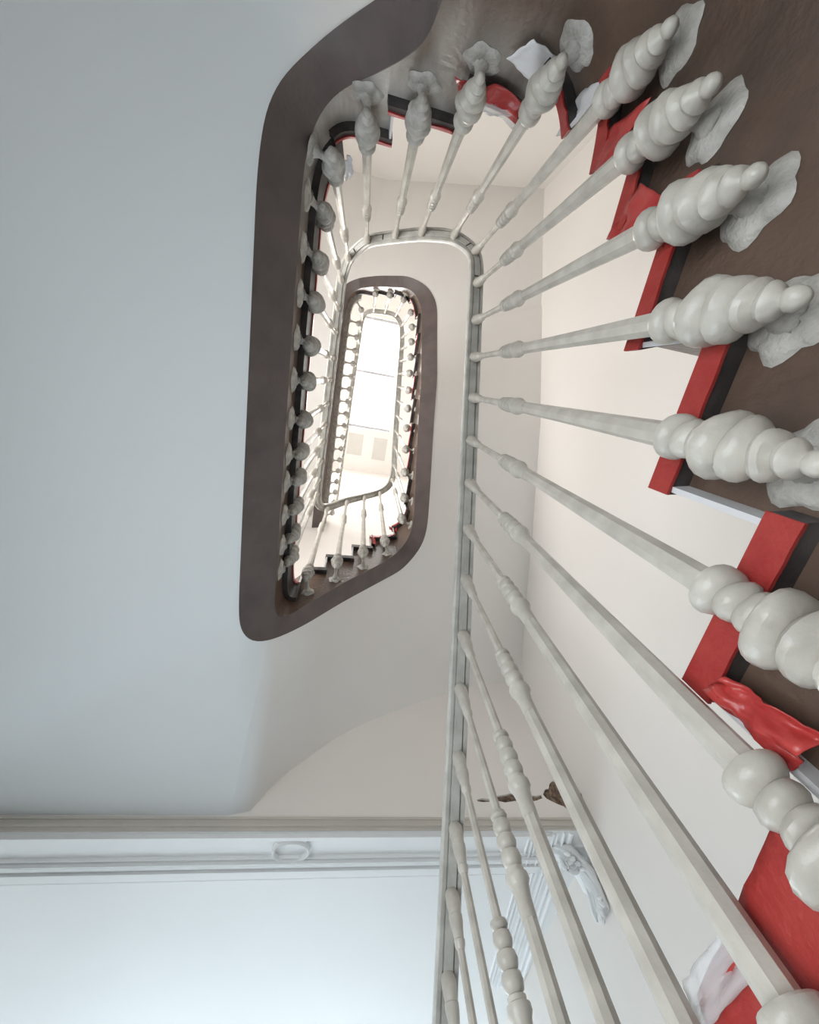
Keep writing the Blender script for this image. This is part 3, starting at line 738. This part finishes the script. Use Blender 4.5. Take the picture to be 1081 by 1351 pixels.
# ------------------------------------------------------------------ loose protective sheets
def sheet(name, corners, label, material, nu=12, nv=8, amp=.012, seed=0, cat='sheet', group=None, bulge=Vector((0, 0, 0)), thick=.0015):
    a, b, c, d = [Vector(p) for p in corners]; nrm = (b - a).cross(d - a).normalized(); V, F = [], []
    for i in range(nu + 1):
        for j in range(nv + 1):
            u_, v_ = i / nu, j / nv
            p = a.lerp(b, u_).lerp(d.lerp(c, u_), v_)
            p = p + nrm * amp * (mnoise.noise(Vector((u_ * 3.1, v_ * 2.7, seed * 5.3))) * 1.2 + .5 * mnoise.noise(Vector((u_ * 8, v_ * 7, seed * 2.3))))
            p = p + bulge * math.sin(math.pi * u_) * math.sin(math.pi * v_)
            edge = .3 * amp * mnoise.noise(Vector((u_ * 9, v_ * 9, seed + 20)))
            p = p + (b - a).normalized() * edge
            V.append(p)
    for i in range(nu):
        for j in range(nv): q = i * (nv + 1) + j; F.append((q, q + 1, q + nv + 2, q + nv + 1))
    o = mesh_obj(name, V, F, material, None, True)
    md_ = o.modifiers.new('thick', 'SOLIDIFY'); md_.thickness = thick
    return tag(o, label, cat, group)
sheet('red_plastic_sheet', [(.424, .268, .302), (.424, .235, .288), (.426, .222, .205), (.424, .268, .207)], 'crumpled red plastic flap hanging at the lowest bulb on the right edge', M['redplastic'], 16, 12, .012, 1)
sheet('red_carpet_piece', [(.426, .315, .200), (.427, .545, .172), (.429, .60, .10), (.429, .34, .10)], 'large red carpet piece over the lowest tread end in the bottom right corner', M['red'], 14, 8, .006, 2, 'carpet')
sheet('clear_plastic_film', [(.416, .41, .180), (.416, .545, .182), (.418, .58, .150), (.418, .45, .150)], 'clear plastic film beside the red carpet at the bottom edge', M['film'], 12, 8, .010, 3, 'film')
sheet('red_plastic_sheet', [(.15, -.752, 1.325), (.33, -.752, 1.325), (.35, -.748, 1.255), (.12, -.75, 1.25)], 'crumpled red plastic sheet between two bulbs at the top of the turn', M['redplastic'], 18, 8, .022, 4)
sheet('clear_plastic_film', [(.20, -.742, 1.345), (.36, -.742, 1.345), (.36, -.742, 1.295), (.22, -.742, 1.285)], 'clear plastic film edging the red sheet at the top of the turn', M['film'], 14, 5, .016, 5, 'film')
sheet('white_paper_sheet', [(.225, -.755, 1.165), (.265, -.76, 1.10), (.325, -.755, 1.115), (.315, -.75, 1.20)], 'white paper scrap taped to the stringer near the top edge', M['paper'], 10, 8, .006, 6, 'paper')
sheet('white_paper_sheet', [(.40, -.715, 1.12), (.41, -.672, 1.01), (.41, -.650, 1.16), (.405, -.668, 1.205)], 'pale hanging sheet with pink fold beside the upper right bulbs', M['paper'], 12, 8, .012, 7, 'paper')
sheet('red_plastic_sheet', [(.4245, -.560, .955), (.4245, -.492, .965), (.4265, -.476, .915), (.4265, -.545, .82)], 'red plastic flap hanging from a tread end at upper right', M['redplastic'], 10, 8, .005, 8)
sheet('red_plastic_sheet', [(.4245, -.40, .77), (.4245, -.33, .825), (.427, -.305, .76), (.427, -.335, .665)], 'bright red flap between the two large bulbs at upper right', M['redplastic'], 10, 8, .005, 9)
sheet('white_paper_sheet', [(-.155, -.715, 1.83), (-.20, -.70, 1.85), (-.205, -.70, 1.73), (-.15, -.72, 1.71)], 'white crumpled paper tucked at the start of the landing', M['paper'], 10, 10, .03, 10, 'paper')
sheet('red_plastic_sheet', [(.165, 1.045, 2.50), (.20, 1.045, 2.50), (.215, 1.05, 2.36), (.18, 1.05, 2.37)], 'small bright red flap on the lower steps of the upper flight', M['redplastic'], 8, 8, .012, 11)
sheet('red_plastic_sheet', [(.31, 1.03, 2.68), (.365, 1.02, 2.68), (.37, 1.02, 2.58), (.33, 1.035, 2.58)], 'small red plastic tuft where the upper flight bends right', M['redplastic'], 8, 8, .02, 12)
